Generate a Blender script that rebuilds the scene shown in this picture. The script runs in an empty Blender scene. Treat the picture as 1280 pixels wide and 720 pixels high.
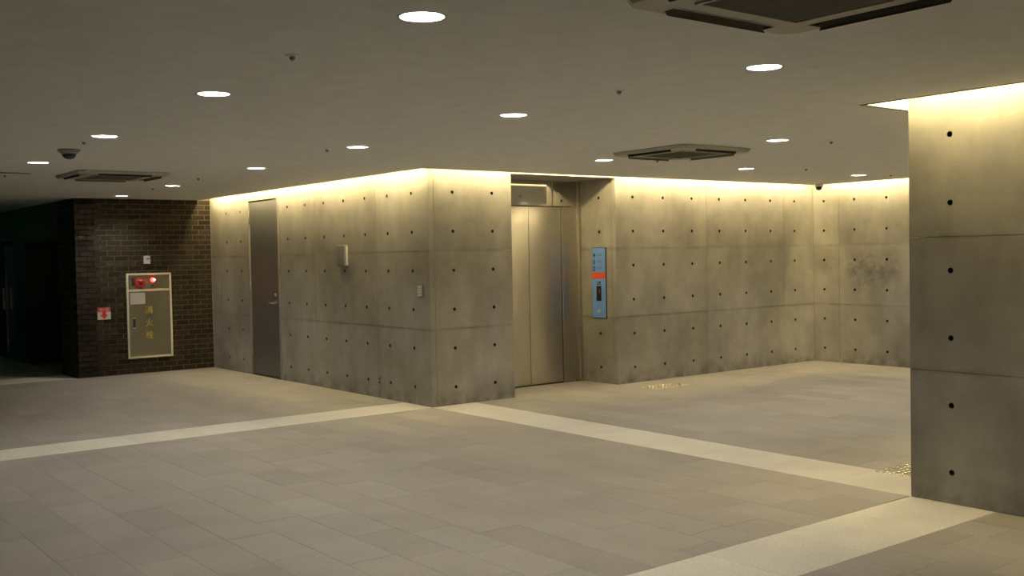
import bpy, bmesh, math, random
from mathutils import Matrix, Vector

random.seed(7)
SC = bpy.context.scene
COL = SC.collection

# ------------------------------------------------------------------ camera
F_PX, YAW, PITCH, ROLL = 1311.3, 0.9122, -0.0304, -0.0191
CAM = Vector((9.9945, -6.557, 1.7092))
cy, sy, cp, sp = math.cos(YAW), math.sin(YAW), math.cos(PITCH), math.sin(PITCH)
fwd = Vector((-sy * cp, cy * cp, sp))
rt = Vector((cy, sy, 0))
up = rt.cross(fwd)
cr, sr = math.cos(ROLL), math.sin(ROLL)
rt2 = cr * rt + sr * up
up2 = -sr * rt + cr * up
cd = bpy.data.cameras.new('camera')
cd.sensor_fit = 'HORIZONTAL'
cd.sensor_width = 36.0
cd.lens = F_PX / 1280 * 36
cd.clip_start = 0.05
cam = bpy.data.objects.new('camera', cd)
COL.objects.link(cam)
cam.matrix_world = Matrix(((rt2.x, up2.x, -fwd.x, CAM.x), (rt2.y, up2.y, -fwd.y, CAM.y),
                           (rt2.z, up2.z, -fwd.z, CAM.z), (0, 0, 0, 1)))
SC.camera = cam

def project(p):
    d = Vector(p) - CAM
    w = d.dot(fwd)
    if w < 0.1:
        return None
    return (640 + F_PX * d.dot(rt2) / w, 360 - F_PX * d.dot(up2) / w)

# ------------------------------------------------------------------ world, exposure, light levels
world = bpy.data.worlds.new('world')
SC.world = world
world.use_nodes = True
world.node_tree.nodes['Background'].inputs[0].default_value = (0.6, 0.7, 0.75, 1)
world.node_tree.nodes['Background'].inputs[1].default_value = 0.004
vs = SC.view_settings
vs.view_transform = 'Standard'
vs.look = 'None'
vs.gamma = 1
vs.use_curve_mapping = False
vs.exposure = 0.0
TUBE_COLOR, TUBE_POWER = (1.0, 0.80, 0.40), 112.0
LAMP_COLOR, LAMP_POWER = (1.0, 0.955, 0.86), 570.0

# ------------------------------------------------------------------ main dimensions (metres)
H = 2.70        # ceiling
S = 0.20        # light slot along the walls
TOP = 3.02      # top of the light cove
U = 5.975       # hall width
V = 7.097       # hall depth
BR = -6.40      # brick wall plane
BV = -2.11      # brick wall end
EL0, EL1, ED = 1.19, 2.90, -0.70   # lift recess
Z0, DZ = 0.2085, 0.45
ROWS = [Z0 + DZ * k for k in range(6)]
ZJ = [0.0, Z0 + 1.5 * DZ, Z0 + 3.5 * DZ, TOP]

# ------------------------------------------------------------------ material helpers
def mat(name, color=(.5, .5, .5), rough=.5, metal=0.0, emit=None, power=0.0, spec=None):
    m = bpy.data.materials.new(name)
    m.use_nodes = True
    b = m.node_tree.nodes['Principled BSDF']
    b.inputs['Base Color'].default_value = (*color, 1)
    b.inputs['Roughness'].default_value = rough
    b.inputs['Metallic'].default_value = metal
    if spec is not None:
        b.inputs['Specular IOR Level'].default_value = spec
    if emit:
        b.inputs['Emission Color'].default_value = (*emit, 1)
        b.inputs['Emission Strength'].default_value = power
    return m

class NT:
    """small node-graph writer"""
    def __init__(self, m):
        self.t = m.node_tree
        self.b = self.t.nodes['Principled BSDF']
    def n(self, typ, **kw):
        nd = self.t.nodes.new(typ)
        for k, v in kw.items():
            setattr(nd, k, v)
        return nd
    def link(self, a, b):
        self.t.links.new(a, b)
    def noise(self, vec, scale, detail=3, rough=.55, stretch=None):
        if stretch:
            mp = self.n('ShaderNodeMapping')
            mp.inputs['Scale'].default_value = stretch
            self.link(vec, mp.inputs[0])
            vec = mp.outputs[0]
        nz = self.n('ShaderNodeTexNoise')
        nz.inputs['Scale'].default_value = scale
        nz.inputs['Detail'].default_value = detail
        nz.inputs['Roughness'].default_value = rough
        self.link(vec, nz.inputs['Vector'])
        return nz.outputs['Fac']
    def ramp(self, fac, lo, hi, a=0.0, b=1.0):
        mr = self.n('ShaderNodeMapRange')
        mr.inputs['From Min'].default_value = lo
        mr.inputs['From Max'].default_value = hi
        mr.inputs['To Min'].default_value = a
        mr.inputs['To Max'].default_value = b
        self.link(fac, mr.inputs['Value'])
        return mr.outputs[0]
    def math(self, op, a, b):
        md = self.n('ShaderNodeMath', operation=op)
        for i, v in enumerate((a, b)):
            if isinstance(v, (int, float)):
                md.inputs[i].default_value = v
            else:
                self.link(v, md.inputs[i])
        return md.outputs[0]
    def tint(self, color, fac):
        """colour * scalar"""
        vm = self.n('ShaderNodeVectorMath', operation='SCALE')
        if isinstance(color, tuple):
            vm.inputs[0].default_value = color
        else:
            self.link(color, vm.inputs[0])
        self.link(fac, vm.inputs['Scale'])
        return vm.outputs[0]
    def mix(self, fac, a, b):
        mx = self.n('ShaderNodeMix', data_type='RGBA')
        for sock, v in ((mx.inputs[0], fac), (mx.inputs[6], a), (mx.inputs[7], b)):
            if isinstance(v, tuple):
                sock.default_value = (*v, 1)
            elif isinstance(v, (int, float)):
                sock.default_value = v
            else:
                self.link(v, sock)
        return mx.outputs[2]
    def bump(self, h, strength, dist=.01):
        bp = self.n('ShaderNodeBump')
        bp.inputs['Strength'].default_value = strength
        bp.inputs['Distance'].default_value = dist
        self.link(h, bp.inputs['Height'])
        self.link(bp.outputs[0], self.b.inputs['Normal'])

def concrete(name, base=(.37, .35, .30), stain=None, amount=1.0):
    m = mat(name, base, .62, spec=.35)
    g = NT(m)
    geo = g.n('ShaderNodeNewGeometry').outputs['Position']
    big = g.ramp(g.noise(geo, .9, 4, .6), .3, .72, 1 - .34 * amount, 1 + .20 * amount)
    mid = g.ramp(g.noise(geo, 3.2, 5, .6), .3, .7, 1 - .11 * amount, 1 + .09 * amount)
    streak = g.ramp(g.noise(geo, 1.5, 4, .6, (2.4, 2.4, .4)), .32, .7, 1 - .09 * amount, 1 + .07 * amount)
    fine = g.noise(geo, 95, 2, .5)
    k = g.math('MULTIPLY', g.math('MULTIPLY', big, mid), streak)
    k = g.math('MULTIPLY', k, g.ramp(fine, .25, .75, .95, 1.05))
    pit = g.n('ShaderNodeTexVoronoi')
    pit.inputs['Scale'].default_value = 7.0
    g.link(geo, pit.inputs['Vector'])
    k = g.math('MULTIPLY', k, g.ramp(pit.outputs['Distance'], .018, .035, .45, 1.0))
    # splash dirt along the foot of the wall, in uneven patches of its own
    sx = g.n('ShaderNodeSeparateXYZ')
    g.link(geo, sx.inputs[0])
    dirt = g.math('MULTIPLY', g.ramp(sx.outputs[2], .02, .22, 1, 0), g.ramp(g.noise(geo, 5, 4, .65), .40, .66, 0, .5))
    k = g.math('MULTIPLY', k, g.math('SUBTRACT', 1.0, dirt))
    # uneven leakage marks along the horizontal casting joints
    for zj in (Z0 + 1.5 * DZ, Z0 + 3.5 * DZ):
        dist = g.math('ABSOLUTE', g.math('SUBTRACT', sx.outputs[2], zj), 0)
        leak = g.math('MULTIPLY', g.ramp(dist, .004, .035, 1, 0), g.ramp(g.noise(geo, 2.6, 4, .6, (1, 1, .4)), .42, .66, 0, .27))
        k = g.math('MULTIPLY', k, g.math('SUBTRACT', 1.0, leak))
    if stain:
        for (c, r, a) in stain:
            vd = g.n('ShaderNodeVectorMath', operation='DISTANCE')
            g.link(geo, vd.inputs[0])
            vd.inputs[1].default_value = c
            sp_ = g.math('MULTIPLY', g.ramp(vd.outputs['Value'], r * .35, r, 1, 0),
                         g.ramp(g.noise(geo, 6, 7, .75), .40, .70, 0, a))
            k = g.math('MULTIPLY', k, g.math('SUBTRACT', 1.0, sp_))
    oi = g.n('ShaderNodeObjectInfo')
    col = g.mix(g.ramp(g.noise(geo, 1.7, 3), .35, .65), base, (base[0] * .98, base[1] * .985, base[2] * 1.06))
    col = g.tint(col, k)
    vm = g.n('ShaderNodeVectorMath', operation='MULTIPLY')
    g.link(col, vm.inputs[0])
    g.link(oi.outputs['Color'], vm.inputs[1])
    g.link(vm.outputs[0], g.b.inputs['Base Color'])
    g.link(g.ramp(g.noise(geo, 3, 3), .3, .7, .5, .72), g.b.inputs['Roughness'])
    g.bump(g.math('ADD', fine, g.math('MULTIPLY', g.noise(geo, 12, 3), .8)), .18, .004)
    return m

def granite(name, base, speck, attr=False):
    m = mat(name, base, .5, spec=.4)
    g = NT(m)
    geo = g.n('ShaderNodeNewGeometry').outputs['Position']
    fine = g.noise(geo, 210, 2, .6)
    mid = g.noise(geo, 60, 3, .6)
    k = g.math('MULTIPLY', g.ramp(fine, .3, .7, 1 - speck, 1 + speck), g.ramp(mid, .3, .7, 1 - speck * .6, 1 + speck * .6))
    k = g.math('MULTIPLY', k, g.ramp(g.noise(geo, 2.3, 3), .3, .7, .93, 1.06))
    vo = g.n('ShaderNodeTexVoronoi')
    vo.inputs['Scale'].default_value = 26
    g.link(geo, vo.inputs['Vector'])
    k = g.math('MULTIPLY', k, g.ramp(vo.outputs['Distance'], .06, .12, .72, 1.0))
    if attr:
        c = g.n('ShaderNodeAttribute', attribute_name='tint').outputs['Color']
    else:
        c = g.n('ShaderNodeObjectInfo').outputs['Color']
    vm = g.n('ShaderNodeVectorMath', operation='MULTIPLY')
    g.link(g.tint(base, k), vm.inputs[0])
    g.link(c, vm.inputs[1])
    g.link(vm.outputs[0], g.b.inputs['Base Color'])
    g.link(g.ramp(mid, .3, .7, .42, .58), g.b.inputs['Roughness'])
    g.bump(fine, .12, .002)
    return m

ANISO_TURN = 0.25
def brushed(name, color, rough, horizontal=False, aniso=.6, metal=1.0, bump=.03):
    m = mat(name, color, rough, metal)
    g = NT(m)
    geo = g.n('ShaderNodeNewGeometry').outputs['Position']
    st = (1, 1, 160) if horizontal else (160, 160, 1)
    nz = g.noise(geo, 3, 3, .6, st)
    g.link(g.ramp(nz, .25, .75, rough * .92, rough * 1.08), g.b.inputs['Roughness'])
    g.link(g.tint(color, g.ramp(g.noise(geo, 2.5, 3), .3, .7, .92, 1.05)), g.b.inputs['Base Color'])
    if bump:
        g.bump(nz, bump, .002)
    g.b.inputs['Anisotropic'].default_value = aniso
    tg = g.n('ShaderNodeTangent', direction_type='RADIAL', axis='Z')
    g.link(tg.outputs[0], g.b.inputs['Tangent'])
    g.b.inputs['Anisotropic Rotation'].default_value = ANISO_TURN
    return m

def painted(name, color, rough=.5, metal=0.0):
    m = mat(name, color, rough, metal)
    g = NT(m)
    geo = g.n('ShaderNodeNewGeometry').outputs['Position']
    g.link(g.tint(color, g.ramp(g.noise(geo, 6, 3), .3, .7, .95, 1.04)), g.b.inputs['Base Color'])
    g.bump(g.noise(geo, 180, 2), .04, .001)
    return m

def brickmat(name, attr=False):
    m = mat(name, (.075, .05, .036), .85, spec=.12)
    g = NT(m)
    geo = g.n('ShaderNodeNewGeometry').outputs['Position']
    k = g.math('MULTIPLY', g.ramp(g.noise(geo, 30, 4, .65), .3, .7, .72, 1.3), g.ramp(g.noise(geo, 4, 2), .3, .7, .85, 1.15))
    c = g.n('ShaderNodeAttribute', attribute_name='tint').outputs['Color'] if attr else g.n('ShaderNodeObjectInfo').outputs['Color']
    vm = g.n('ShaderNodeVectorMath', operation='MULTIPLY')
    g.link(g.tint((.034, .026, .017), k), vm.inputs[0])
    g.link(c, vm.inputs[1])
    g.link(vm.outputs[0], g.b.inputs['Base Color'])
    g.bump(g.noise(geo, 60, 4, .6), .35, .004)
    return m

M = dict(
    concrete=concrete('concrete'),
    concrete_stained=concrete('concrete_stained', stain=[((.92, V, 1.36), .42, .55), ((.30, V, 1.50), .26, .35), ((1.22, V, 1.46), .36, .5), ((.70, V, 1.50), .25, .35)]),
    hole_shade=mat('tie_hole_shade', (.02, .019, .017), .9),  # near-black colour stands in for the shade inside the tie holes
    ceiling=painted('ceiling_paint', (.76, .77, .77), .8),
    cove=painted('cove_paint', (.78, .77, .73), .8),
    slab=painted('grout', (.27, .25, .215), .8),
    granite=granite('granite_grey', (.335, .312, .272), .24),
    granite_many=granite('granite_grey_joined', (.335, .312, .272), .24, True),
    granite_light=granite('granite_pale', (.67, .635, .55), .20),
    brick=brickmat('brick_brown'),
    brick_many=brickmat('brick_brown_joined', True),
    mortar=painted('mortar', (.17, .148, .09), .9),
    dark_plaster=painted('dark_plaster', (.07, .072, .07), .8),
    steel=brushed('brushed_steel', (.60, .57, .52), .34, aniso=.96, bump=0),
    steel_mirror=mat('polished_steel', (.60, .58, .53), .045, 1.0),
    steel_dark=brushed('dark_steel', (.30, .30, .30), .22),
    door_steel=brushed('grey_door_steel', (.155, .155, .155), .36, aniso=.6, metal=.45),
    frame_grey=painted('frame_grey_paint', (.26, .25, .22), .5),
    aluminium=painted('anodised_trim', (.10, .095, .09), .45, .6),
    white_plastic=painted('white_plastic', (.66, .65, .60), .45),
    grey_plastic=painted('grey_plastic', (.26, .26, .25), .45),
    dark_plastic=painted('dark_plastic', (.03, .03, .032), .35),
    black_gloss=mat('black_gloss', (.01, .01, .012), .1),
    ac_panel=painted('ac_panel_plastic', (.45, .44, .37), .5),
    ac_grille=painted('ac_grille_plastic', (.13, .13, .11), .55),
    ac_vane=painted('ac_vane_plastic', (.46, .45, .38), .5),
    ac_dark=mat('ac_slot_shade', (.008, .008, .008), .8),  # shade of the open slots put into the colour, vane outsides too
    cabinet_frame=painted('cabinet_frame_cream', (.68, .63, .46), .4),
    cabinet_steel=brushed('cabinet_steel', (.30, .285, .24), .38, aniso=.3),
    red_paint=painted('red_paint', (.42, .018, .022), .35),
    orange_paint=painted('orange_band', (.85, .10, .02), .4),
    yellow_paint=painted('yellow_letter', (.75, .60, .04), .5),
    paper=painted('paper_notice', (.55, .53, .50), .8),
    white_sign=painted('white_sign', (.72, .68, .60), .5),
    sign_red=painted('sign_red', (.70, .03, .03), .5),
    panel_blue=painted('blue_panel', (.17, .36, .85), .35, .0),
    panel_ink=mat('panel_ink', (.012, .02, .06), .4),
    panel_grey=mat('panel_small_print', (.10, .17, .28), .4),
    stud=mat('brass_steel_stud', (.95, .88, .68), .12, 1.0),
    glass=mat('glass', (.75, .85, .8), .03),
    tube=mat('tube_light', (0, 0, 0), .5, emit=TUBE_COLOR, power=TUBE_POWER),
    lens=mat('lamp_light', (0, 0, 0), .5, emit=LAMP_COLOR, power=LAMP_POWER),
    reflector=mat('lamp_reflector', (.86, .86, .86), .25, .6),
    red_lamp=mat('red_lamp', (.3, 0, 0), .3, emit=(1, .03, .02), power=12.0),
    red_lamp_core=mat('red_lamp_core', (.3, .2, .2), .3, emit=(1, .35, .3), power=40.0),
    red_digit=mat('red_digit', (.1, 0, 0), .3, emit=(1, .03, .01), power=.35),
    green_dot=mat('green_dot', (.05, .2, .08), .3, emit=(.1, .6, .2), power=.15),
    exit_green=mat('exit_green', (.02, .3, .1), .4, emit=(.12, .9, .38), power=5.0),
)
M['glass'].node_tree.nodes['Principled BSDF'].inputs['Transmission Weight'].default_value = .9

# ------------------------------------------------------------------ object helpers
def link(o, parent=None):
    COL.objects.link(o)
    if parent:
        o.parent = parent
    return o

def tag(o, label=None, cat=None, group=None, kind=None):
    for k, v in (('label', label), ('category', cat), ('group', group), ('kind', kind)):
        if v:
            o[k] = v
    return o

def empty(name, loc, label, cat, group=None, kind=None):
    o = bpy.data.objects.new(name, None)
    o.empty_display_size = .1
    link(o)
    o.location = loc
    return tag(o, label, cat, group, kind)

def obj(name, bm, material, parent=None, smooth=False, loc=None):
    """bmesh in world coordinates (or local to the parent) -> one object"""
    me = bpy.data.meshes.new(name)
    bm.to_mesh(me)
    bm.free()
    for mm in (material if isinstance(material, (list, tuple)) else [material]):
        me.materials.append(M[mm] if isinstance(mm, str) else mm)
    if smooth:
        for p in me.polygons:
            p.use_smooth = True
    o = bpy.data.objects.new(name, me)
    link(o, parent)
    if loc:
        o.location = loc
    return o

def box(bm, x0, x1, y0, y1, z0, z1):
    vs_ = [bm.verts.new(p) for p in ((x0, y0, z0), (x1, y0, z0), (x1, y1, z0), (x0, y1, z0),
                                     (x0, y0, z1), (x1, y0, z1), (x1, y1, z1), (x0, y1, z1))]
    fs = [(0, 3, 2, 1), (4, 5, 6, 7), (0, 1, 5, 4), (1, 2, 6, 5), (2, 3, 7, 6), (3, 0, 4, 7)]
    return vs_, [bm.faces.new([vs_[i] for i in f]) for f in fs]

def boxbm(*a, bevel=0.0, seg=2):
    bm = bmesh.new()
    box(bm, *a)
    if bevel:
        bmesh.ops.bevel(bm, geom=bm.edges[:], offset=bevel, segments=seg, affect='EDGES', profile=.7)
    return bm

def rod(bm, p0, p1, r, n=10, r1=None):
    p0, p1 = Vector(p0), Vector(p1)
    d = p1 - p0
    rot = d.to_track_quat('Z', 'Y').to_matrix().to_4x4()
    mtx = Matrix.Translation((p0 + p1) / 2) @ rot
    bmesh.ops.create_cone(bm, cap_ends=True, segments=n, radius1=r, radius2=r if r1 is None else r1, depth=d.length, matrix=mtx)

def lathe(bm, prof, n=24, axis='Z', origin=(0, 0, 0), cap=True):
    """prof: (radius, height) pairs, turned round the axis"""
    rings = []
    o = Vector(origin)
    for r, h in prof:
        ring = []
        for i in range(n):
            a = 2 * math.pi * i / n
            c, s = r * math.cos(a), r * math.sin(a)
            p = {'Z': (c, s, h), 'X': (h, c, s), 'Y': (c, h, s)}[axis]
            ring.append(bm.verts.new(o + Vector(p)))
        rings.append(ring)
    for a, b in zip(rings, rings[1:]):
        for i in range(n):
            j = (i + 1) % n
            bm.faces.new((a[i], a[j], b[j], b[i]))
    for ring in (rings[0], rings[-1]) if cap else ():
        try:
            bm.faces.new(ring)
        except ValueError:
            pass
    bmesh.ops.recalc_face_normals(bm, faces=bm.faces[:])
    return bm

def text_mesh(body, size, bold=0.0):
    cu = bpy.data.curves.new('lettering', 'FONT')
    cu.body = body
    cu.size = size
    cu.offset = bold
    cu.align_x = 'CENTER'
    cu.align_y = 'CENTER'
    cu.extrude = .0006
    cu.resolution_u = 4
    o = bpy.data.objects.new('lettering', cu)
    COL.objects.link(o)
    dg = bpy.context.evaluated_depsgraph_get()
    me = bpy.data.meshes.new_from_object(o.evaluated_get(dg))
    bpy.data.objects.remove(o)
    bpy.data.curves.remove(cu)
    return me

# text frames: columns are (reading direction, up, outward)
FACE_PX = Matrix(((0, 0, 1), (1, 0, 0), (0, 1, 0)))     # on a wall that faces +x, read along +y
FACE_MY = Matrix(((1, 0, 0), (0, 0, -1), (0, 1, 0)))    # on a wall that faces -y, read along +x
def letters(body, size, loc, frame, material, parent, name='lettering', stretch=1.0, bold=0.0):
    me = text_mesh(body, size, bold)
    me.transform(Matrix.Diagonal((stretch, 1, 1, 1)))
    me.transform(frame.to_4x4())
    me.materials.clear()
    me.materials.append(M[material])
    o = bpy.data.objects.new(name, me)
    link(o, parent)
    o.location = loc
    return o

def sheet(outline, holes, z, thick, n=20):
    """horizontal plate with a free outline and round holes"""
    bm = bmesh.new()
    def loop(pts):
        vv = [bm.verts.new((x, y, z)) for x, y in pts]
        return [bm.edges.new((vv[i], vv[(i + 1) % len(vv)])) for i in range(len(vv))]
    ed = loop(outline)
    for (x, y, r) in holes:
        ed += loop([(x + r * math.cos(2 * math.pi * i / n), y + r * math.sin(2 * math.pi * i / n)) for i in range(n)])
    bmesh.ops.triangle_fill(bm, use_beauty=True, use_dissolve=False, edges=ed)
    for f in bm.faces:
        if f.normal.z > 0:
            f.normal_flip()
    ex = bmesh.ops.extrude_face_region(bm, geom=bm.faces[:])
    # keep the lower sheet, lift the copy
    vv = [e for e in ex['geom'] if isinstance(e, bmesh.types.BMVert)]
    bmesh.ops.translate(bm, verts=vv, vec=(0, 0, thick))
    bmesh.ops.recalc_face_normals(bm, faces=bm.faces[:])
    return bm

# ------------------------------------------------------------------ concrete walls: cast panels with tie holes
HOLE_R, HOLE_D, PT = .0195, .05, .07
def panel_mesh(fn, a0, a1, z0, z1, holes):
    """fn(a, z, depth) -> world point; depth goes into the wall"""
    bm = bmesh.new()
    g = .0019
    a0g, a1g, z0g, z1g = a0 + g, a1 - g, z0 + g, z1 - g
    def loop(pts, d=0.0):
        vv = [bm.verts.new(fn(a, z, d)) for a, z in pts]
        return vv, [bm.edges.new((vv[i], vv[(i + 1) % len(vv)])) for i in range(len(vv))]
    out, ed = loop([(a0g, z0g), (a1g, z0g), (a1g, z1g), (a0g, z1g)])
    rims = []
    n = 14
    for (a, z) in holes:
        rv, re = loop([(a + HOLE_R * math.cos(2 * math.pi * i / n), z + HOLE_R * math.sin(2 * math.pi * i / n)) for i in range(n)])
        ed += re
        rims.append((a, z, rv))
    bmesh.ops.triangle_fill(bm, use_beauty=True, use_dissolve=False, edges=ed)
    nrm = (fn(0, 0, 0) - fn(0, 0, 1))
    for f in bm.faces:
        f.normal_update()
        if f.normal.dot(nrm) < 0:
            f.normal_flip()
    back = [bm.verts.new(fn(a, z, PT)) for a, z in [(a0g, z0g), (a1g, z0g), (a1g, z1g), (a0g, z1g)]]
    for i in range(4):
        j = (i + 1) % 4
        bm.faces.new((out[i], out[j], back[j], back[i]))
    for a, z, rv in rims:
        deep = [bm.verts.new(fn(a + .8 * HOLE_R * math.cos(2 * math.pi * i / n), z + .8 * HOLE_R * math.sin(2 * math.pi * i / n), HOLE_D)) for i in range(n)]
        for i in range(n):
            j = (i + 1) % n
            bm.faces.new((rv[i], rv[j], deep[j], deep[i])).material_index = 1
        f = bm.faces.new(deep)
        f.material_index = 1
    return bm

def concrete_wall(name, label, fn, cols, hole_a, rows=ZJ, skip=None, shade=None, stained=(), base=.9):
    """cols: vertical joints; one panel object for each cell"""
    root = empty(name, (0, 0, 0), label, 'wall', kind='structure')
    for ci, (a0, a1) in enumerate(cols):
        for ri, (z0, z1) in enumerate(zip(rows, rows[1:])):
            if skip and (ci, ri) in skip:
                continue
            hs = [(a, z) for a in hole_a for z in ROWS if a0 + .03 < a < a1 - .03 and z0 + .03 < z < z1 - .03]
            o = obj('concrete_panel', panel_mesh(fn, a0, a1, z0, z1, hs),
                    ['concrete_stained' if (ci, ri) in stained else 'concrete', 'hole_shade'], root)
            t = random.uniform(.90, 1.08)
            o.color = (t, t * random.uniform(.985, 1.01), t * random.uniform(.97, 1.02), 1)
    return root

on_y0 = lambda a, z, d: Vector((a, d, z))           # faces -y at y = 0
on_x0 = lambda a, z, d: Vector((-d, a, z))          # faces +x at x = 0
on_yV = lambda a, z, d: Vector((a, V + d, z))
on_jamb = lambda a, z, d: Vector((a, EL1 + d, z))
on_lj = lambda a, z, d: Vector((a, EL0 - d, z))     # faces +y, left cheek of the recess
on_xU = lambda a, z, d: Vector((U + d, a, z))       # faces -x at x = U

DL = [-.361 - .541 * i for i in range(11)]
wl = concrete_wall('wall_left', 'long fair-faced concrete wall with grey steel door beside the brick wall', on_y0,
                   [(BR, -6.02), (-6.02, -4.953), (-3.897, -2.795), (-2.795, -1.173), (-1.173, 0.0)], DL)
# over the door head
o = obj('concrete_panel', panel_mesh(on_y0, -4.953, -3.897, 2.645, TOP, []), ['concrete', 'hole_shade'], wl)
concrete_wall('wall_front', 'short concrete wall face between the outer corner and the lift recess', on_x0,
              [(PT, EL0)], [.331, .900])
concrete_wall('wall_hall_left', 'concrete hall wall running from the lift recess to the back corner', on_x0,
              [(EL1, 4.655), (4.655, 6.362), (6.362, V)], [3.217 + .5688 * i for i in range(7)])
concrete_wall('wall_back', 'stained concrete wall closing the far end of the lift hall', on_yV,
              [(0, .462), (.462, 2.07), (2.07, 3.68), (3.68, 5.29), (5.29, U)], [.193 + .537 * i for i in range(11)],
              stained=((0, 1), (1, 1)))
concrete_wall('wall_right', 'free-standing concrete wall end with large tie holes by the pale stripe', on_y0,
              [(U, 7.35), (7.35, 8.97), (8.97, 10.6), (10.6, 14.0)], [6.275 + .541 * i for i in range(14)])
concrete_wall('wall_hall_right', 'concrete wall on the hall side of the free-standing wall end', on_xU,
              [(PT, 1.69), (1.69, 3.31), (3.31, 4.93), (4.93, V)], [.41 + .541 * i for i in range(12)])
concrete_wall('wall_lift_jamb', 'lift recess cheek of pale concrete carrying the blue call panel', on_jamb,
              [(ED, -PT)], [-.316], rows=[0, ZJ[1], ZJ[2], H])
# outer edge strip of the cheek (the hall wall panels end 70 mm deep there)
concrete_wall('wall_lift_cheek', 'lift recess cheek opposite the call panel', on_lj, [(ED, -PT)], [-.35], rows=[0, ZJ[1], ZJ[2], H])
# solid cores behind the panels
def struct(name, label, bm, m, kind='structure', cat='wall'):
    return tag(obj(name, bm, m), label, cat, kind=kind)
bm = bmesh.new()
box(bm, BR - .3, -4.97, PT, .4, 0, TOP)
box(bm, -3.88, -PT, PT, .4, 0, TOP)
box(bm, -4.97, -3.88, PT, .4, 2.66, TOP)
box(bm, -4.97, -3.88, .14, .4, 0, 2.66)
box(bm, -.4, -PT, .4, EL0 - PT, 0, TOP)
box(bm, -1.2, -.4, .9, EL0 - PT, 0, TOP)
box(bm, -1.2, -PT, EL1 + PT, EL1 + .35, 0, TOP)
box(bm, -.4, -PT, EL1 + .35, V + .4, 0, TOP)
box(bm, -.4, U + .4, V + PT, V + .4, 0, TOP)
box(bm, U + PT, 14, PT, .4, 0, TOP)
box(bm, U + PT, U + .4, .4, V + .4, 0, TOP)
box(bm, -1.3, -1.1, EL0 - .3, EL1 + .35, 0, TOP)
struct('wall_core', 'concrete mass behind the cast panels', bm, 'slab')
# lintel over the lift recess
bm = bmesh.new()
box(bm, ED - .1, 0, EL0, EL1, H + .0, TOP)
struct('wall_lintel', 'concrete lintel above the lift recess', bm, 'concrete')

# ------------------------------------------------------------------ floor
TL, TW = .61, .312
floor = empty('floor', (0, 0, 0), 'grey granite paving in staggered rows with pale granite border stripes', 'floor', kind='structure')
bm = bmesh.new()
box(bm, -16, 14, -11, 7.5, -.2, -.004)
obj('floor_bed', bm, 'slab', floor)
cells = []      # (x0,x1,y0,y1)
def region(x0, x1, y0, y1, phase):
    j0 = math.floor(y0 / TW) - 1
    for j in range(j0, math.ceil(y1 / TW) + 1):
        b0, b1 = max(y0, j * TW), min(y1, (j + 1) * TW)
        if b1 - b0 < .02:
            continue
        off = ((j * .37 + phase) % 1.0) * TL if j % 2 else ((j * .23 + .5 + phase) % 1.0) * TL
        i0 = math.floor((x0 - off) / TL) - 1
        for i in range(i0, math.ceil((x1 - off) / TL) + 1):
            a0, a1 = max(x0, off + i * TL), min(x1, off + (i + 1) * TL)
            if a1 - a0 > .02:
                cells.append((a0, a1, b0, b1))
region(0, U, -7.6, 0, .14)
region(0, U, .6, V, .4)
region(ED - .06, 0, EL0, EL1, .7)
region(BR, -.6, -6.4, 0, .55)
region(U + .6, 11.0, -7.6, 0, .2)
region(-13, BR - .75, -6.0, BV, .3)
def px_area(c):
    p = [project((c[i], c[j], 0)) for i, j in ((0, 2), (1, 2), (1, 3), (0, 3))]
    if any(q is None for q in p):
        return 0
    cx = sum(q[0] for q in p) / 4
    cyy = sum(q[1] for q in p) / 4
    if not (-40 < cx < 1320 and cyy < 760):
        return 0
    if c[3] > .3 and cx > 1140:      # behind the near wall
        return 0
    return abs(sum(p[i][0] * p[(i + 1) % 4][1] - p[(i + 1) % 4][0] * p[i][1] for i in range(4))) / 2
cells.sort(key=px_area, reverse=True)
GAP = .0009
unit = {}
def tile_mesh(w, d):
    k = (round(w, 3), round(d, 3))
    if k not in unit:
        bm = boxbm(-w / 2 + GAP, w / 2 - GAP, -d / 2 + GAP, d / 2 - GAP, -.03, 0)
        me = bpy.data.meshes.new('floor_tile')
        bm.to_mesh(me)
        bm.free()
        unit[k] = me
    return unit[k]
def tone():
    t = random.choice((1, 1, 1, 1, .97, 1.03, .94, 1.05, .91, 1.10)) * random.uniform(.985, 1.015)
    w = random.uniform(-.012, .012)
    return (t * (1 + w), t, t * (1 - 1.6 * w), 1)
def place_tile(name, c, m, tn):
    me = tile_mesh(c[1] - c[0], c[3] - c[2])
    if not me.materials:
        me.materials.append(M[m])
    o = bpy.data.objects.new(name, me)
    link(o, floor)
    o.location = ((c[0] + c[1]) / 2, (c[2] + c[3]) / 2, random.uniform(-.0006, 0))
    o.color = tn
for c in cells[:300]:
    place_tile('floor_tile', c, 'granite', tone())
bm = bmesh.new()
lay = bm.verts.layers.float_color.new('tint')
for c in cells[300:]:
    vv, _ = box(bm, c[0] + GAP, c[1] - GAP, c[2] + GAP, c[3] - GAP, -.03, random.uniform(-.0006, 0))
    t = tone()
    for v in vv:
        v[lay] = t
tag(obj('floor_tiles_beyond', bm, 'granite_many', floor), kind='stuff')
unit.clear()
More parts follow.
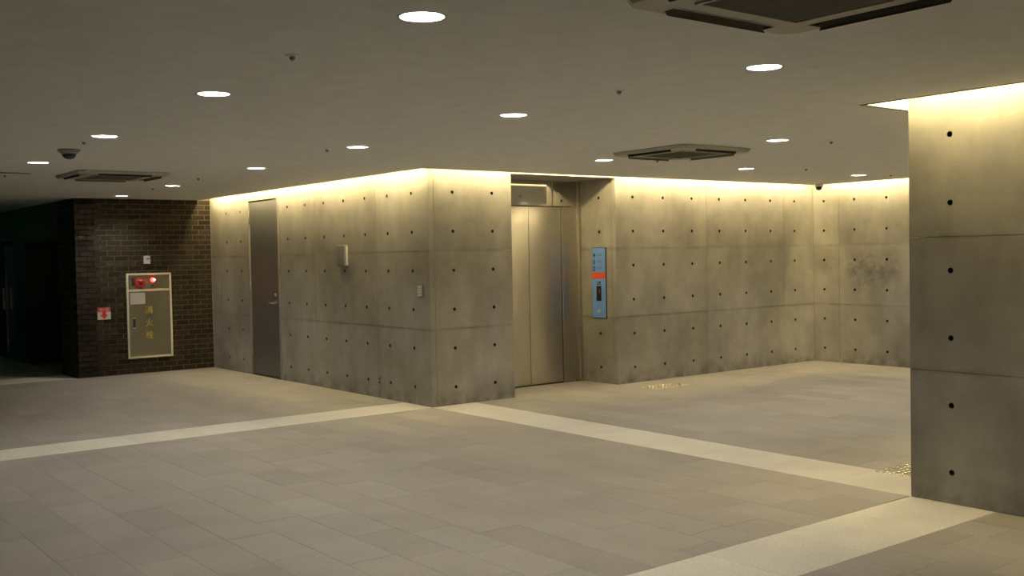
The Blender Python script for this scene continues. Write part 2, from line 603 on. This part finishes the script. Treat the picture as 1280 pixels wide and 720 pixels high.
# pale border stripes
def stripe(x0, x1, y0, y1, along, step, start):
    p = start
    lo, hi = (y0, y1) if along == 'y' else (x0, x1)
    while p > lo:
        p -= step
    while p < hi:
        q0, q1 = max(lo, p), min(hi, p + step)
        if q1 - q0 > .03:
            c = (x0, x1, q0, q1) if along == 'y' else (q0, q1, y0, y1)
            t = random.uniform(.95, 1.05)
            place_tile('border_tile', c, 'granite_light', (t, t, t, 1))
        p += step
stripe(-.6, 0, -7.6, 0, 'y', .662, 0)
stripe(0, U, 0, .6, 'x', .664, 0)
stripe(U, U + .6, -7.6, 0, 'y', .70, 0)
stripe(BR - .75, BR, -5.6, BV, 'y', .70, BV)

# ------------------------------------------------------------------ ceiling with round cut-outs, coves and their tubes
LIGHTS = [  # x, y, label tail
    (6.34, -4.17), (4.00, -4.12), (1.59, -4.03), (-.845, -3.93),
    (6.34, -1.98), (4.148, -1.99), (1.79, -1.91), (-.578, -1.81), (-3.42, -1.69), (-5.70, -1.62),
    (4.005, 1.12), (1.82, 1.03), (1.768, 3.39), (4.05, 3.40), (1.741, 5.72), (4.05, 5.72)]
LR = .096
outline = [(-16, -11), (14, -11), (14, -S), (U - S, -S), (U - S, V - S), (S, V - S), (S, -S), (BR, -S), (BR, BV), (-16, BV)]
bm = sheet(outline, [(x, y, LR) for x, y in LIGHTS], H, .03)
struct('ceiling', 'smooth matt painted ceiling with bright light slots along the concrete walls', bm, 'ceiling', cat='ceiling')
path = outline[2:8]
def offset_strip(name, pts, off, z0, z1, t, m, label):
    """upright strip along the slot edge, off metres towards the room"""
    inner = {0: (14, -S - off), 1: (U - S - off, -S - off), 2: (U - S - off, V - S - off), 3: (S + off, V - S - off), 4: (S + off, -S - off), 5: (BR, -S - off)}
    q = [inner[i] for i in range(6)]
    bm = bmesh.new()
    for (x0, y0), (x1, y1) in zip(q, q[1:]):
        box(bm, min(x0, x1) - t / 2, max(x0, x1) + t / 2, min(y0, y1) - t / 2, max(y0, y1) + t / 2, z0, z1)
    return struct(name, label, bm, m, cat='trim')
offset_strip('trim_1', path, .014, H - .004, H + .004, .026, 'aluminium', 'thin dark metal edging of the light slots')
offset_strip('trim_2', path, .16, H + .03, TOP, .02, 'cove', 'white riser closing the light coves')
bm = bmesh.new()
box(bm, -16, 14, -11, 8, TOP, TOP + .15)
struct('ceiling_slab', 'slab over the light coves', bm, 'cove', cat='ceiling')

def tube_row(p0, p1, text):
    p0, p1 = Vector(p0), Vector(p1)
    L = (p1 - p0).length
    n = max(1, round(L / 1.2))
    d = (p1 - p0) / n
    for i in range(n):
        a, b = p0 + d * (i + .02), p0 + d * (i + .98)
        bm = bmesh.new()
        rod(bm, a, b, .015, 8)
        tag(obj('fluorescent_tube', bm, 'tube', smooth=False), text, 'tube light', 'tubes hidden in the light coves')
TZ, TO = 2.79, .165
tube_row((BR + .1, -TO, TZ), (.05, -TO, TZ), 'warm fluorescent tube in the cove above the grey steel door wall')
tube_row((TO, .0, TZ), (TO, V - .1, TZ), 'warm fluorescent tube in the cove above the lift wall')
tube_row((.25, V - TO, TZ), (U - .25, V - TO, TZ), 'warm fluorescent tube in the cove above the stained back wall')
tube_row((U - TO, .0, TZ), (U - TO, V - .25, TZ), 'warm fluorescent tube in the cove above the hall side wall')
tube_row((U - .1, -TO, TZ), (U + 5.9, -TO, TZ), 'warm fluorescent tube in the cove above the free-standing wall end')

# downlights
def downlight_template():
    r = empty('downlight', (0, 0, H), '', 'light', 'round recessed ceiling downlights')
    bm = bmesh.new()
    lathe(bm, [(LR - .004, 0.0), (LR + .008, -.004), (LR + .010, .0), (LR - .004, .002)], 28, cap=False)
    obj('trim_ring', bm, 'white_plastic', r, True)
    bm = bmesh.new()
    n = 28
    rings = []
    for rr, hh in ((LR - .004, .0), (LR - .010, .03), (LR - .024, .065), (.058, .085)):
        rings.append([bm.verts.new((rr * math.cos(2 * math.pi * i / n), rr * math.sin(2 * math.pi * i / n), hh)) for i in range(n)])
    for a, b in zip(rings, rings[1:]):
        for i in range(n):
            j = (i + 1) % n
            bm.faces.new((a[i], b[i], b[j], a[j]))
    obj('reflector', bm, 'reflector', r, True)
    bm = bmesh.new()
    bmesh.ops.create_circle(bm, cap_ends=True, segments=16, radius=.058)
    for f in bm.faces:
        f.normal_update()
        if f.normal.z > 0:
            f.normal_flip()
    obj('lamp', bm, 'lens', r, loc=(0, 0, .080))
    return r
def clone(o, parent=None):
    c = o.copy()
    COL.objects.link(c)
    c.parent = parent
    for ch in list(o.children):
        clone(ch, c)
    return c
DLAB = ['lit downlight over the grey paving next to the big ceiling cassette', 'lit downlight second from the big cassette in the row over the open paving',
        'lit downlight in the open-paving row beside the dome detector', 'lit downlight farthest along the open-paving row beyond the dome detector',
        'lit downlight between the big cassette and the free-standing wall end', 'lit downlight over the centre paving before the outer corner',
        'lit downlight over the paving beside the pale stripe of the outer corner', 'lit downlight before the concrete wall with the intercom',
        'lit downlight before the grey steel door', 'lit downlight before the fire hydrant cabinet',
        'lit downlight beyond the hall cassette towards the free-standing wall end', 'lit downlight in front of the lift doors beside the hall cassette',
        'lit downlight over the middle of the hall wall', 'downlight in the hall behind the free-standing wall end, mid depth',
        'lit downlight near the black dome camera at the hall corner', 'downlight in the hall behind the free-standing wall end, far corner']
t0 = downlight_template()
for i, (x, y) in enumerate(LIGHTS):
    o = t0 if i == 0 else clone(t0)
    o.location = (x, y, H)
    o['label'] = DLAB[i]

# ------------------------------------------------------------------ brick wall
bw = empty('wall_brick', (0, 0, 0), 'dark brown brick wall carrying the fire hydrant cabinet', 'wall', kind='structure')
bm = bmesh.new()
box(bm, BR - .25, BR - .006, BV + .006, PT, 0, TOP)
obj('mortar_bed', bm, 'mortar', bw)
CH, BLN = H / 34, .205
bmesh_cache = {}
def brick_mesh(w):
    k = round(w, 3)
    if k not in bmesh_cache:
        b = boxbm(-.03, 0, -w / 2, w / 2, -(CH - .011) / 2, (CH - .011) / 2)
        me = bpy.data.meshes.new('brick')
        b.to_mesh(me)
        b.free()
        me.materials.append(M['brick'])
        bmesh_cache[k] = me
    return bmesh_cache[k]
CAB = (-1.38, -.68, .236, 1.555)
def btone():
    t = random.choice((1, 1, .8, 1.15, .62, 1.3, .9)) * random.uniform(.9, 1.1)
    w = random.uniform(-.06, .06)
    return (t * (1 + w), t, t * (1 - w), 1)
bricks = []
for r in range(34):
    e = 0.0 if r % 2 else -.10
    edges = [0.0]
    p = e if r % 2 == 0 else -BLN
    while p > BV + .03:
        edges.append(p)
        p -= BLN
    edges.append(BV)
    for a, b in zip(edges, edges[1:]):
        w = a - b - .011
        if w < .02:
            continue
        c = ((a + b) / 2, (r + .5) * CH)
        if c[0] - w / 2 > CAB[0] + .01 and c[0] + w / 2 < CAB[1] - .01 and c[1] - CH / 2 > CAB[2] and c[1] + CH / 2 < CAB[3]:
            continue
        bricks.append((c, w))
bricks.sort(key=lambda q: -q[1])
bmj = bmesh.new()
layj = bmj.verts.layers.float_color.new('tint')
for i, (c, w) in enumerate(bricks):
    t = btone()
    if i < 300:
        o = bpy.data.objects.new('brick', brick_mesh(w))
        link(o, bw)
        o.location = (BR + random.uniform(-.0015, .0015), c[0], c[1])
        o.color = t
    else:
        vv, _ = box(bmj, BR - .03, BR, c[0] - w / 2, c[0] + w / 2, c[1] - (CH - .011) / 2, c[1] + (CH - .011) / 2)
        for v in vv:
            v[layj] = t
# return face of the brick wall, turned towards the dark corridor
for r in range(34):
    p = BR - .004 - (0.1 if r % 2 else 0)
    while p > -7.33:
        q = max(p - BLN, -7.33)
        if p - q > .03:
            vv, _ = box(bmj, q + .011, p, BV, BV + .03, r * CH + .0055, (r + 1) * CH - .0055)
            t = btone()
            for v in vv:
                v[layj] = t
        p = q
tag(obj('bricks_cut_and_return', bmj, 'brick_many', bw), kind='stuff')
bm = bmesh.new()
box(bm, -7.33, BR - .006, BV + .006, BV + .3, 0, TOP)
obj('mortar_bed', bm, 'mortar', bw)
# pale sealant strip where bricks meet concrete
bm = boxbm(BR - .004, BR + .010, -.009, .002, 0, TOP)
struct('trim_3', 'pale sealant joint between brick and concrete', bm, 'frame_grey', cat='trim')

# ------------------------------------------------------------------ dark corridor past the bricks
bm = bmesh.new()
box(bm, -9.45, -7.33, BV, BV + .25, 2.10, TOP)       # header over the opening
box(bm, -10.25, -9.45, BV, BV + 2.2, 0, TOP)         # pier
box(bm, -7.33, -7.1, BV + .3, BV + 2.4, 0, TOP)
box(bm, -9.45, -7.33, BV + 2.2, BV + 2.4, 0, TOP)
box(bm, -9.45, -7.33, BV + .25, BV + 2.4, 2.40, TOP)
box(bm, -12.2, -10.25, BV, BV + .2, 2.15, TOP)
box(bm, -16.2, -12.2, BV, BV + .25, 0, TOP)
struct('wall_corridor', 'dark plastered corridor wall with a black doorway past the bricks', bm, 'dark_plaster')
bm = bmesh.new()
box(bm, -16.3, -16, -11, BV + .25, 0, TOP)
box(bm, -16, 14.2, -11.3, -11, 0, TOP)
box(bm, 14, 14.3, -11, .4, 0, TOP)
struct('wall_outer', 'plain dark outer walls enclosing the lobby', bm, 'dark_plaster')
# glazed door at the end of the corridor wall
gd = empty('glass_door', (-11.2, BV, 0), 'dark framed glass door past the black corridor doorway', 'door')
def local(name, parent, m, *b, bevel=0.0):
    L = parent.location
    return obj(name, boxbm(b[0] - L.x, b[1] - L.x, b[2] - L.y, b[3] - L.y, b[4] - L.z, b[5] - L.z, bevel=bevel), m, parent)
for a in (-10.33, -11.24, -12.2):
    local('stile', gd, 'steel_dark', a, a + .07, BV + .03, BV + .08, 0, 2.15)
for z in (.0, 2.08):
    local('rail', gd, 'steel_dark', -12.13, -10.33, BV + .03, BV + .08, z, z + .07)
local('pane', gd, 'glass', -11.17, -10.33, BV + .05, BV + .058, .07, 2.08)
local('pane', gd, 'glass', -12.13, -11.24, BV + .05, BV + .058, .07, 2.08)
local('pull_handle', gd, 'steel', -11.12, -11.09, BV - .03, BV + .0, .9, 1.3)
# green exit sign hung from the corridor ceiling
ex = empty('exit_sign', (-12.6, -4.3, 2.3), 'green lit exit sign hanging in the dark corridor', 'sign')
obj('housing', boxbm(-.05, .05, -.25, .25, 0, .25, bevel=.01), 'white_plastic', ex)
obj('lit_face', boxbm(.051, .056, -.23, .23, .02, .23), 'exit_green', ex)
obj('rod', boxbm(-.01, .01, -.01, .01, .25, .40), 'grey_plastic', ex)

# ------------------------------------------------------------------ fire hydrant cabinet on the bricks
cb = empty('hydrant_cabinet', (BR, -1.03, .236), 'steel fire hydrant cabinet with cream frame, red lamp and yellow letters', 'cabinet')
cbl = lambda n, m, y0, y1, z0, z1, x0=0.0, x1=.02, bevel=0.0, par=None: obj(n, boxbm(x0, x1, y0 + 1.03, y1 + 1.03, z0 - .236, z1 - .236, bevel=bevel), m, par or cb)
y0, y1, z0, z1 = CAB
fw = .032
cbl('body', 'cabinet_steel', y0 + .01, y1 - .01, z0 + .01, z1 - .01, -.15, .008)
cbl('frame', 'cabinet_frame', y0, y0 + fw, z0, z1, 0, .03, .004)
cbl('frame', 'cabinet_frame', y1 - fw, y1, z0, z1, 0, .03, .004)
cbl('frame', 'cabinet_frame', y0 + fw, y1 - fw, z1 - fw, z1, 0, .03, .004)
cbl('frame', 'cabinet_frame', y0 + fw, y1 - fw, z0, z0 + fw, 0, .03, .004)
cbl('crossbar', 'cabinet_frame', y0 + fw, y1 - fw, 1.272, 1.306, 0, .028, .004)
cbl('upper_panel', 'cabinet_steel', y0 + fw + .004, y1 - fw - .004, 1.31, z1 - fw - .004, .008, .014)
door = cbl('door', 'cabinet_steel', y0 + fw + .004, y1 - fw - .004, z0 + fw + .004, 1.268, .008, .016, .002)
cbl('notice', 'paper', -1.325, -1.095, 1.075, 1.252, .016, .0175, par=door)
for zz, ch in ((.971, '消'), (.777, '火'), (.583, '栓')):
    letters(ch, .13, (.018, -1.042 + 1.03, zz - .236), FACE_PX, 'yellow_paint', door)
hd = cbl('handle', 'dark_plastic', -1.29, -1.255, .72, .85, .016, .024, par=door)
cbl('handle_end', 'steel', -1.292, -1.253, .85, .868, .016, .026, par=door)
cbl('handle_end', 'steel', -1.292, -1.253, .702, .72, .016, .026, par=door)
sp_ = cbl('speaker_slot', 'dark_plastic', -1.292, -1.255, 1.36, 1.48, .014, .018)
bm = bmesh.new()
lathe(bm, [(.082, 0), (.082, .02), (.070, .034), (.052, .036), (.048, .030), (.0, .030)][:-1], 28, 'X', (.014, -1.165 + 1.03, 1.406 - .236))
bell = obj('alarm_button', bm, 'red_paint', cb, True)
bm = bmesh.new()
lathe(bm, [(.022, 0), (.022, .008), (.016, .010)], 18, 'X', (.044, -1.165 + 1.03, 1.394 - .236))
obj('push_disc', bm, 'dark_plastic', bell, True)
obj('label_strip', boxbm(.045, .049, -1.20 + 1.03, -1.13 + 1.03, 1.440 - .236, 1.456 - .236), 'cabinet_frame', bell)
bm = bmesh.new()
lathe(bm, [(.046, 0), (.046, .018), (.040, .022)], 24, 'X', (.014, -.975 + 1.03, 1.445 - .236))
lb = obj('lamp_base', bm, 'red_paint', cb, True)
bm = bmesh.new()
lathe(bm, [(.036, .02), (.034, .04), (.026, .056), (.012, .064)], 24, 'X', (.014, -.975 + 1.03, 1.445 - .236))
obj('lamp_globe', bm, 'red_lamp', lb, True)
bm = bmesh.new()
lathe(bm, [(.014, .060), (.012, .070), (.006, .074)], 16, 'X', (.014, -.965 + 1.03, 1.449 - .236))
obj('lamp_bulb', bm, 'red_lamp_core', lb, True)
cbl('test_jack', 'dark_plastic', -.992, -.962, 1.348, 1.368, .014, .02)

sw = empty('call_sensor', (BR, -1.05, 1.76), 'small white wall box with dark slot above the hydrant cabinet', 'sensor')
obj('case', boxbm(0, .03, -.05, .05, -.062, .062, bevel=.006), 'white_plastic', sw)
obj('slot', boxbm(.028, .033, -.012, .034, .008, .024), 'dark_plastic', sw)

sg = empty('extinguisher_sign', (BR, -1.718, .955), 'small red and white arrow sign on the bricks beside the cabinet', 'sign')
obj('plate', boxbm(0, .006, -.098, .098, -.092, .092), 'white_sign', sg)
obj('red_band', boxbm(.006, .0075, -.098, .098, .028, .092), 'sign_red', sg)
letters('消火器', .05, (.0085, 0, .060), FACE_PX, 'white_sign', sg)
bm = bmesh.new()
pts = [(-.026, .028), (.026, .028), (.026, -.02), (.058, -.02), (0, -.082), (-.058, -.02), (-.026, -.02)]
f = bm.faces.new([bm.verts.new((.0064, a, b)) for a, b in pts])
ex_ = bmesh.ops.extrude_face_region(bm, geom=[f])
bmesh.ops.translate(bm, verts=[e for e in ex_['geom'] if isinstance(e, bmesh.types.BMVert)], vec=(.0012, 0, 0))
bmesh.ops.recalc_face_normals(bm, faces=bm.faces[:])
obj('arrow', bm, 'sign_red', sg)

# ------------------------------------------------------------------ steel door in the long wall
dr = empty('door_1', (-4.425, 0, 0), 'grey steel service door set flush in the long concrete wall', 'door', kind='structure')
dl = lambda n, m, x0, x1, y0, y1, z0, z1, bevel=0.0, par=None: obj(n, boxbm(x0 + 4.425, x1 + 4.425, y0, y1, z0, z1, bevel=bevel), m, par or dr)
dl('frame', 'frame_grey', -4.950, -4.912, -.008, .12, 0, 2.642)
dl('frame', 'frame_grey', -3.938, -3.900, -.008, .12, 0, 2.642)
dl('frame', 'frame_grey', -4.912, -3.938, -.008, .12, 2.604, 2.642)
leaf = dl('leaf', 'door_steel', -4.906, -3.944, .012, .055, .018, 2.598, .002)
dl('threshold', 'dark_plastic', -4.912, -3.938, .0, .12, 0, .012)
hp = dl('handle_plate', 'steel', -4.085, -4.035, .004, .012, 1.06, 1.12, par=leaf)
bm = bmesh.new()
rod(bm, (-4.06 + 4.425, .01, 1.095), (-4.06 + 4.425, -.045, 1.095), .011)
rod(bm, (-4.05 + 4.425, -.045, 1.095), (-4.19 + 4.425, -.045, 1.095), .010)
obj('lever_handle', bm, 'steel', leaf, True)
bm = bmesh.new()
rod(bm, (-4.06 + 4.425, .012, 1.21), (-4.06 + 4.425, -.006, 1.21), .026, 16)
obj('lock_cylinder', bm, 'steel', leaf, True)
for zz in (2.36, 1.30, .30):
    bm = bmesh.new()
    rod(bm, (-4.910 + 4.425, -.002, zz - .10), (-4.910 + 4.425, -.002, zz + .10), .010)
    obj('hinge', bm, 'frame_grey', leaf, True)

# small fittings on the long wall
ic = empty('intercom', (-2.0, 0, 1.757), 'grey intercom box with sloped sides on the long concrete wall', 'intercom')
obj('case', boxbm(-.112, .112, -.055, 0, -.134, .134, bevel=.012), 'grey_plastic', ic)
obj('edge_highlight', boxbm(.109, .114, -.030, -.005, -.12, .12), 'white_plastic', ic)  # white strip painted as the highlight along the case edge
obj('speaker_plate', boxbm(-.06, .06, -.058, -.054, -.085, -.03), 'frame_grey', ic)
obj('button', boxbm(-.03, .03, -.062, -.054, -.12, -.10, bevel=.003), 'frame_grey', ic)
s4 = empty('light_switch', (-.196, 0, 1.330), 'pale four-row wall switch beside the outer concrete corner', 'switch')
obj('plate', boxbm(-.058, .058, -.010, 0, -.072, .072, bevel=.003), 'grey_plastic', s4)
for k in range(4):
    obj('rocker', boxbm(-.044, .044, -.016, -.009, -.062 + k * .032, -.036 + k * .032, bevel=.002), 'white_plastic', s4)
po = empty('wall_outlet', (-1.16, 0, .215), 'low grey outlet plate near the floor of the long wall', 'outlet')
obj('plate', boxbm(-.035, .035, -.008, 0, -.055, .055, bevel=.003), 'grey_plastic', po)
for zz in (-.022, .022):
    obj('socket', boxbm(-.018, .018, -.0095, -.0075, zz - .012, zz + .012), 'dark_plastic', po)

# ------------------------------------------------------------------ lift
lf = empty('lift_entrance', (ED, 2.045, 0), 'stainless steel lift doors and transom deep in the concrete recess', 'lift')
ll = lambda n, m, x0, x1, y0_, y1_, z0_, z1_, bevel=0.0, par=None: obj(n, boxbm(x0 - ED, x1 - ED, y0_ - 2.045, y1_ - 2.045, z0_, z1_, bevel=bevel), m, par or lf)
ll('side_frame', 'steel', ED - .12, ED + .03, EL1 - .045, EL1 - .002, 0, H - .002, .002)
ll('side_frame', 'steel', ED - .12, ED + .03, EL0 + .002, EL0 + .045, 0, H - .002, .002)
ll('return_panel', 'steel', ED - .05, ED, 2.585, EL1 - .047, 0, 2.355, .003)
ll('return_panel', 'steel', ED - .05, ED, EL0 + .047, 1.475, 0, 2.355, .003)
ll('door_leaf', 'steel', ED - .06, ED - .025, 2.0325, 2.578, .012, 2.352, .003)
ll('door_leaf', 'steel', ED - .06, ED - .025, 1.482, 2.0275, .012, 2.352, .003)
ll('transom', 'steel_mirror', ED - .05, ED + .002, EL0 + .047, 2.418, 2.362, H - .004, .002)
ll('transom', 'steel_mirror', ED - .05, ED + .006, 2.426, EL1 - .047, 2.362, H - .004, .002)
ll('transom_edge', 'steel', ED - .05, ED + .012, 2.4185, 2.4255, 2.362, H - .004)
ll('sill', 'steel_dark', ED - .12, ED + .02, EL0 + .002, EL1 - .002, -.02, .006)
ll('shaft_back', 'dark_plastic', ED - .16, ED - .13, EL0 + .002, EL1 - .002, 0, H)

# blue call panel
PU, PZ = -.3165, 1.332
cpn = empty('lift_control_station', (PU, EL1, PZ), 'tall blue lift call panel with floor numbers and red band', 'control panel')
pw, ph = .128, .462
obj('edge_frame', boxbm(-pw - .008, pw + .008, -.012, 0, -ph - .008, ph + .008, bevel=.002), 'dark_plastic', cpn)
obj('face', boxbm(-pw, pw, -.018, -.010, -ph, ph, bevel=.002), 'panel_blue', cpn)
zt = lambda py: ph - (py - 42) / (658 - 42) * 2 * ph      # rows read off the photograph's panel
for ch, py in (('4', 108), ('3', 168), ('2', 226)):
    letters(ch, .084, (-pw + .044, -.0188, zt(py)), FACE_MY, 'panel_ink', cpn, 'floor_number', bold=.002)
for py in (104, 160, 218):      # small floor names, too fine to read in the photograph: uneven strokes only
    bm = bmesh.new()
    for q in range(3):
        for w_ in range(3):
            x_ = -.034 + q * .036 + random.uniform(-.003, .003)
            z_ = zt(py) - .013 + w_ * .012 + random.uniform(-.003, .003)
            box(bm, x_, x_ + random.uniform(.012, .026), -.0192, -.0178, z_, z_ + .005)
        box(bm, -.024 + q * .036, -.019 + q * .036, -.0192, -.0178, zt(py) - .015, zt(py) + random.uniform(.004, .016))
    obj('small_print', bm, 'panel_grey', cpn)
obj('red_band', boxbm(-pw, pw, -.0195, -.0175, zt(314), zt(258)), 'orange_paint', cpn)
ic2 = obj('symbol_plate', boxbm(-.034, .034, -.0195, -.0175, zt(368), zt(338)), 'panel_ink', cpn)
bm = bmesh.new()
rod(bm, (-.012, -.0205, zt(344)), (-.012, -.019, zt(344)), .006, 10)
box(bm, -.016, -.008, -.0205, -.0193, zt(358), zt(347))
box(bm, -.010, .010, -.0205, -.0193, zt(357), zt(354))
box(bm, .006, .012, -.0205, -.0193, zt(365), zt(355))
obj('symbol', bm, 'white_plastic', ic2)
dsp = obj('display', boxbm(-.046, .046, -.0205, -.0175, zt(510), zt(378), bevel=.001), 'black_gloss', cpn)
letters('1', .085, (.012, -.0212, zt(424)), FACE_MY, 'red_digit', dsp, 'display_digit')
bm = bmesh.new()
lathe(bm, [(.012, 0), (.012, -.003), (.008, -.004)], 14, 'Y', (-.002, -.018, zt(546)))
obj('signal_dot', bm, 'green_dot', cpn, True)
bm = bmesh.new()
lathe(bm, [(.026, 0), (.026, -.006), (.020, -.009)], 20, 'Y', (.0, -.018, zt(604)))
bt = obj('call_button', bm, 'steel', cpn, True)
bm = bmesh.new()
lathe(bm, [(.014, 0), (.014, -.003), (.010, -.004)], 16, 'Y', (.0, -.027, zt(604)))
obj('button_cap', bm, 'white_plastic', bt, True)

# ------------------------------------------------------------------ tactile studs
bm = bmesh.new()
lathe(bm, [(.0175, 0), (.016, .004), (.011, .0066), (.004, .0074)], 12)
sme = bpy.data.meshes.new('stud')
bm.to_mesh(sme)
bm.free()
sme.materials.append(M['stud'])
for p in sme.polygons:
    p.use_smooth = True
def studs(x0, y0_, nx, ny, pitch, label):
    r = empty('tactile_studs', (x0, y0_, 0), label, 'tactile paving', 'tactile stud fields')
    for i in range(nx):
        for j in range(ny):
            o = bpy.data.objects.new('stud', sme)
            link(o, r)
            o.location = (pitch * (i + .5), pitch * (j + .5), 0)
studs(.40, 2.90, 5, 11, .06, 'metal tactile floor studs in front of the lift call panel')
studs(5.33, .52, 10, 10, .056, 'metal tactile floor studs beside the free-standing wall end')

# ------------------------------------------------------------------ ceiling cassettes
def cassette(x, y, size, label, drop=.035):
    r = empty('ceiling_cassette', (x, y, H), label, 'air conditioner', 'four-way ceiling air conditioners')
    h = size / 2
    gi = size * .295           # half grille
    so = size * .462           # slot outer
    si = size * .385
    sl = size * .30            # slot half length
    # panel: top rim plate + border pieces round the slots
    bm = bmesh.new()
    def ring(a, z):
        c = .05 * size / .95
        return [(-a + c, -a, z), (a - c, -a, z), (a, -a + c, z), (a, a - c, z), (a - c, a, z), (-a + c, a, z), (-a, a - c, z), (-a, -a + c, z)]
    top_ = [bm.verts.new(p) for p in ring(h, -.002)]
    mid_ = [bm.verts.new(p) for p in ring(h, -.012)]
    low_ = [bm.verts.new(p) for p in ring(h - .014, -drop)]
    for a, b in ((top_, mid_), (mid_, low_)):
        for i in range(8):
            bm.faces.new((a[i], a[(i + 1) % 8], b[(i + 1) % 8], b[i]))
    # underside with four slots and the grille opening cut out
    def eloop(vv):
        return [bm.edges.get((vv[i], vv[(i + 1) % len(vv)])) or bm.edges.new((vv[i], vv[(i + 1) % len(vv)])) for i in range(len(vv))]
    ed = eloop(low_)
    slots = []
    for k in range(4):
        rm = Matrix.Rotation(k * math.pi / 2, 3, 'Z')
        vv = [bm.verts.new(rm @ Vector(p)) for p in ((-sl, -so, -drop), (sl, -so, -drop), (sl, -si, -drop), (-sl, -si, -drop))]
        ed += eloop(vv)
        slots.append(vv)
    gv = [bm.verts.new(p) for p in ((-gi, -gi, -drop), (gi, -gi, -drop), (gi, gi, -drop), (-gi, gi, -drop))]
    ed += eloop(gv)
    bmesh.ops.triangle_fill(bm, use_beauty=True, use_dissolve=False, edges=ed)
    bmesh.ops.recalc_face_normals(bm, faces=bm.faces[:])
    obj('panel', bm, 'ac_panel', r)
    for k in range(4):
        rm = Matrix.Rotation(k * math.pi / 2, 4, 'Z')
        bm = bmesh.new()
        box(bm, -sl, sl, -so, -si, -.006, -.003)
        bm.transform(rm)
        obj('air_duct', bm, 'ac_dark', r)
        bm = bmesh.new()
        # curved vane hanging at the outer lip: outside coloured black as the shade of the open slot, plastic inside
        vane = [(-.004, .010), (-.006, -.004), (-.002, -.013), (.006, -.019)]
        def strip(off):
            pts = [(y_ + off, z_) for y_, z_ in vane]
            a_ = [bm.verts.new((-sl + .012, y_, z_)) for y_, z_ in pts]
            b_ = [bm.verts.new((sl - .012, y_, z_)) for y_, z_ in pts]
            for i in range(3):
                bm.faces.new((a_[i], a_[i + 1], b_[i + 1], b_[i]))
            return a_, b_
        place = rm @ Matrix.Translation((0, -so + .012, -drop))
        strip(0)
        bm.transform(place)
        lv = obj('louvre', bm, 'ac_dark', r, True)
        bm = bmesh.new()
        strip(.004)
        bm.transform(place)
        obj('louvre_lining', bm, 'ac_vane', lv, True)
    gr = obj('grille', boxbm(-gi + .004, gi - .004, -gi + .004, gi - .004, -drop - .004, -drop + .006), 'ac_grille', r)
    bm = bmesh.new()
    n = 44
    for i in range(n):
        t = -gi + (i + .5) * 2 * gi / n
        box(bm, t - .0016, t + .0016, -gi + .006, gi - .006, -drop - .006, -drop - .004)
    obj('grille_bars', bm, 'ac_grille', gr)
    bm = bmesh.new()
    f_ = .018
    for k in range(4):
        b2 = bmesh.new()
        box(b2, -gi - .004, gi + .004 - f_, -gi - .004, -gi - .004 + f_, -drop - .008, -drop)
        b2.transform(Matrix.Rotation(k * math.pi / 2, 4, 'Z'))
        me = bpy.data.meshes.new('tmp')
        b2.to_mesh(me)
        b2.free()
        bm.from_mesh(me)
        bpy.data.meshes.remove(me)
    obj('grille_frame', bm, 'ac_panel', gr)
    return r
cassette(7.54, -3.20, 1.03, 'large ceiling air conditioner cassette with dark square grille over the open paving')
cassette(2.93, 1.02, .98, 'ceiling air conditioner cassette in the lift hall before the lift')
cassette(-1.92, -2.90, .98, 'ceiling air conditioner cassette before the brick wall, beside the dome detector')
sd = empty('slot_diffuser', (-2.09, -4.02, H), 'narrow dark slot vent in the ceiling beyond the row of downlights', 'vent')
obj('frame', boxbm(-.05, .05, -.32, .32, -.008, 0), 'ac_panel', sd)
obj('slot', boxbm(-.03, .03, -.30, .30, -.010, -.007), 'ac_dark', sd)

# sprinklers, detector, camera
def sprinkler(x, y, label):
    r = empty('sprinkler', (x, y, H), label, 'sprinkler', 'ceiling sprinkler heads')
    bm = bmesh.new()
    lathe(bm, [(.036, 0), (.035, -.003), (.020, -.006)], 18)
    obj('flange', bm, 'ceiling', r, True)
    bm = bmesh.new()
    lathe(bm, [(.015, -.004), (.015, -.014), (.011, -.020), (.006, -.026)], 14)
    obj('head', bm, 'steel_dark', r, True)
for (x, y, lab) in ((5.318, -4.255, 'sprinkler head by the downlight near the big cassette'), (5.358, -2.121, 'sprinkler head between the big cassette and the outer corner'),
                    (1.529, -2.072, 'sprinkler head beside the downlight at the pale stripe'), (1.168, -4.068, 'sprinkler head beside the dome detector'),
                    (-2.042, -1.878, 'sprinkler head before the long concrete wall'), (-3.924, -1.772, 'sprinkler head before the grey steel door'),
                    (2.117, 1.527, 'sprinkler head beyond the hall cassette'), (4.208, 1.627, 'sprinkler head by the hall downlight near the wall end'),
                    (2.104, 4.091, 'sprinkler head over the middle of the hall'), (2.007, 6.05, 'sprinkler head by the far hall downlight'),
                    (-2.448, -3.89, 'sprinkler head beside the slot vent')):
    sprinkler(x, y, lab)
dd = empty('dome_detector', (.49, -4.003, H), 'dark funnel shaped dome detector on the ceiling beside a downlight', 'detector')
bm = bmesh.new()
lathe(bm, [(.095, 0), (.092, -.012), (.062, -.04)], 24)
obj('base', bm, 'grey_plastic', dd, True)
bm = bmesh.new()
lathe(bm, [(.060, -.04), (.052, -.062), (.034, -.078), (.012, -.084)], 24)
obj('dome', bm, 'dark_plastic', dd, True)
sc_ = empty('dome_camera', (.40, V - S - .20, H), 'small black dome camera with white base in the hall corner', 'camera')
bm = bmesh.new()
lathe(bm, [(.058, 0), (.060, -.03), (.056, -.045)], 24)
obj('base', bm, 'white_plastic', sc_, True)
bm = bmesh.new()
lathe(bm, [(.050, -.045), (.048, -.065), (.036, -.086), (.014, -.096)], 24)
obj('dome', bm, 'black_gloss', sc_, True)
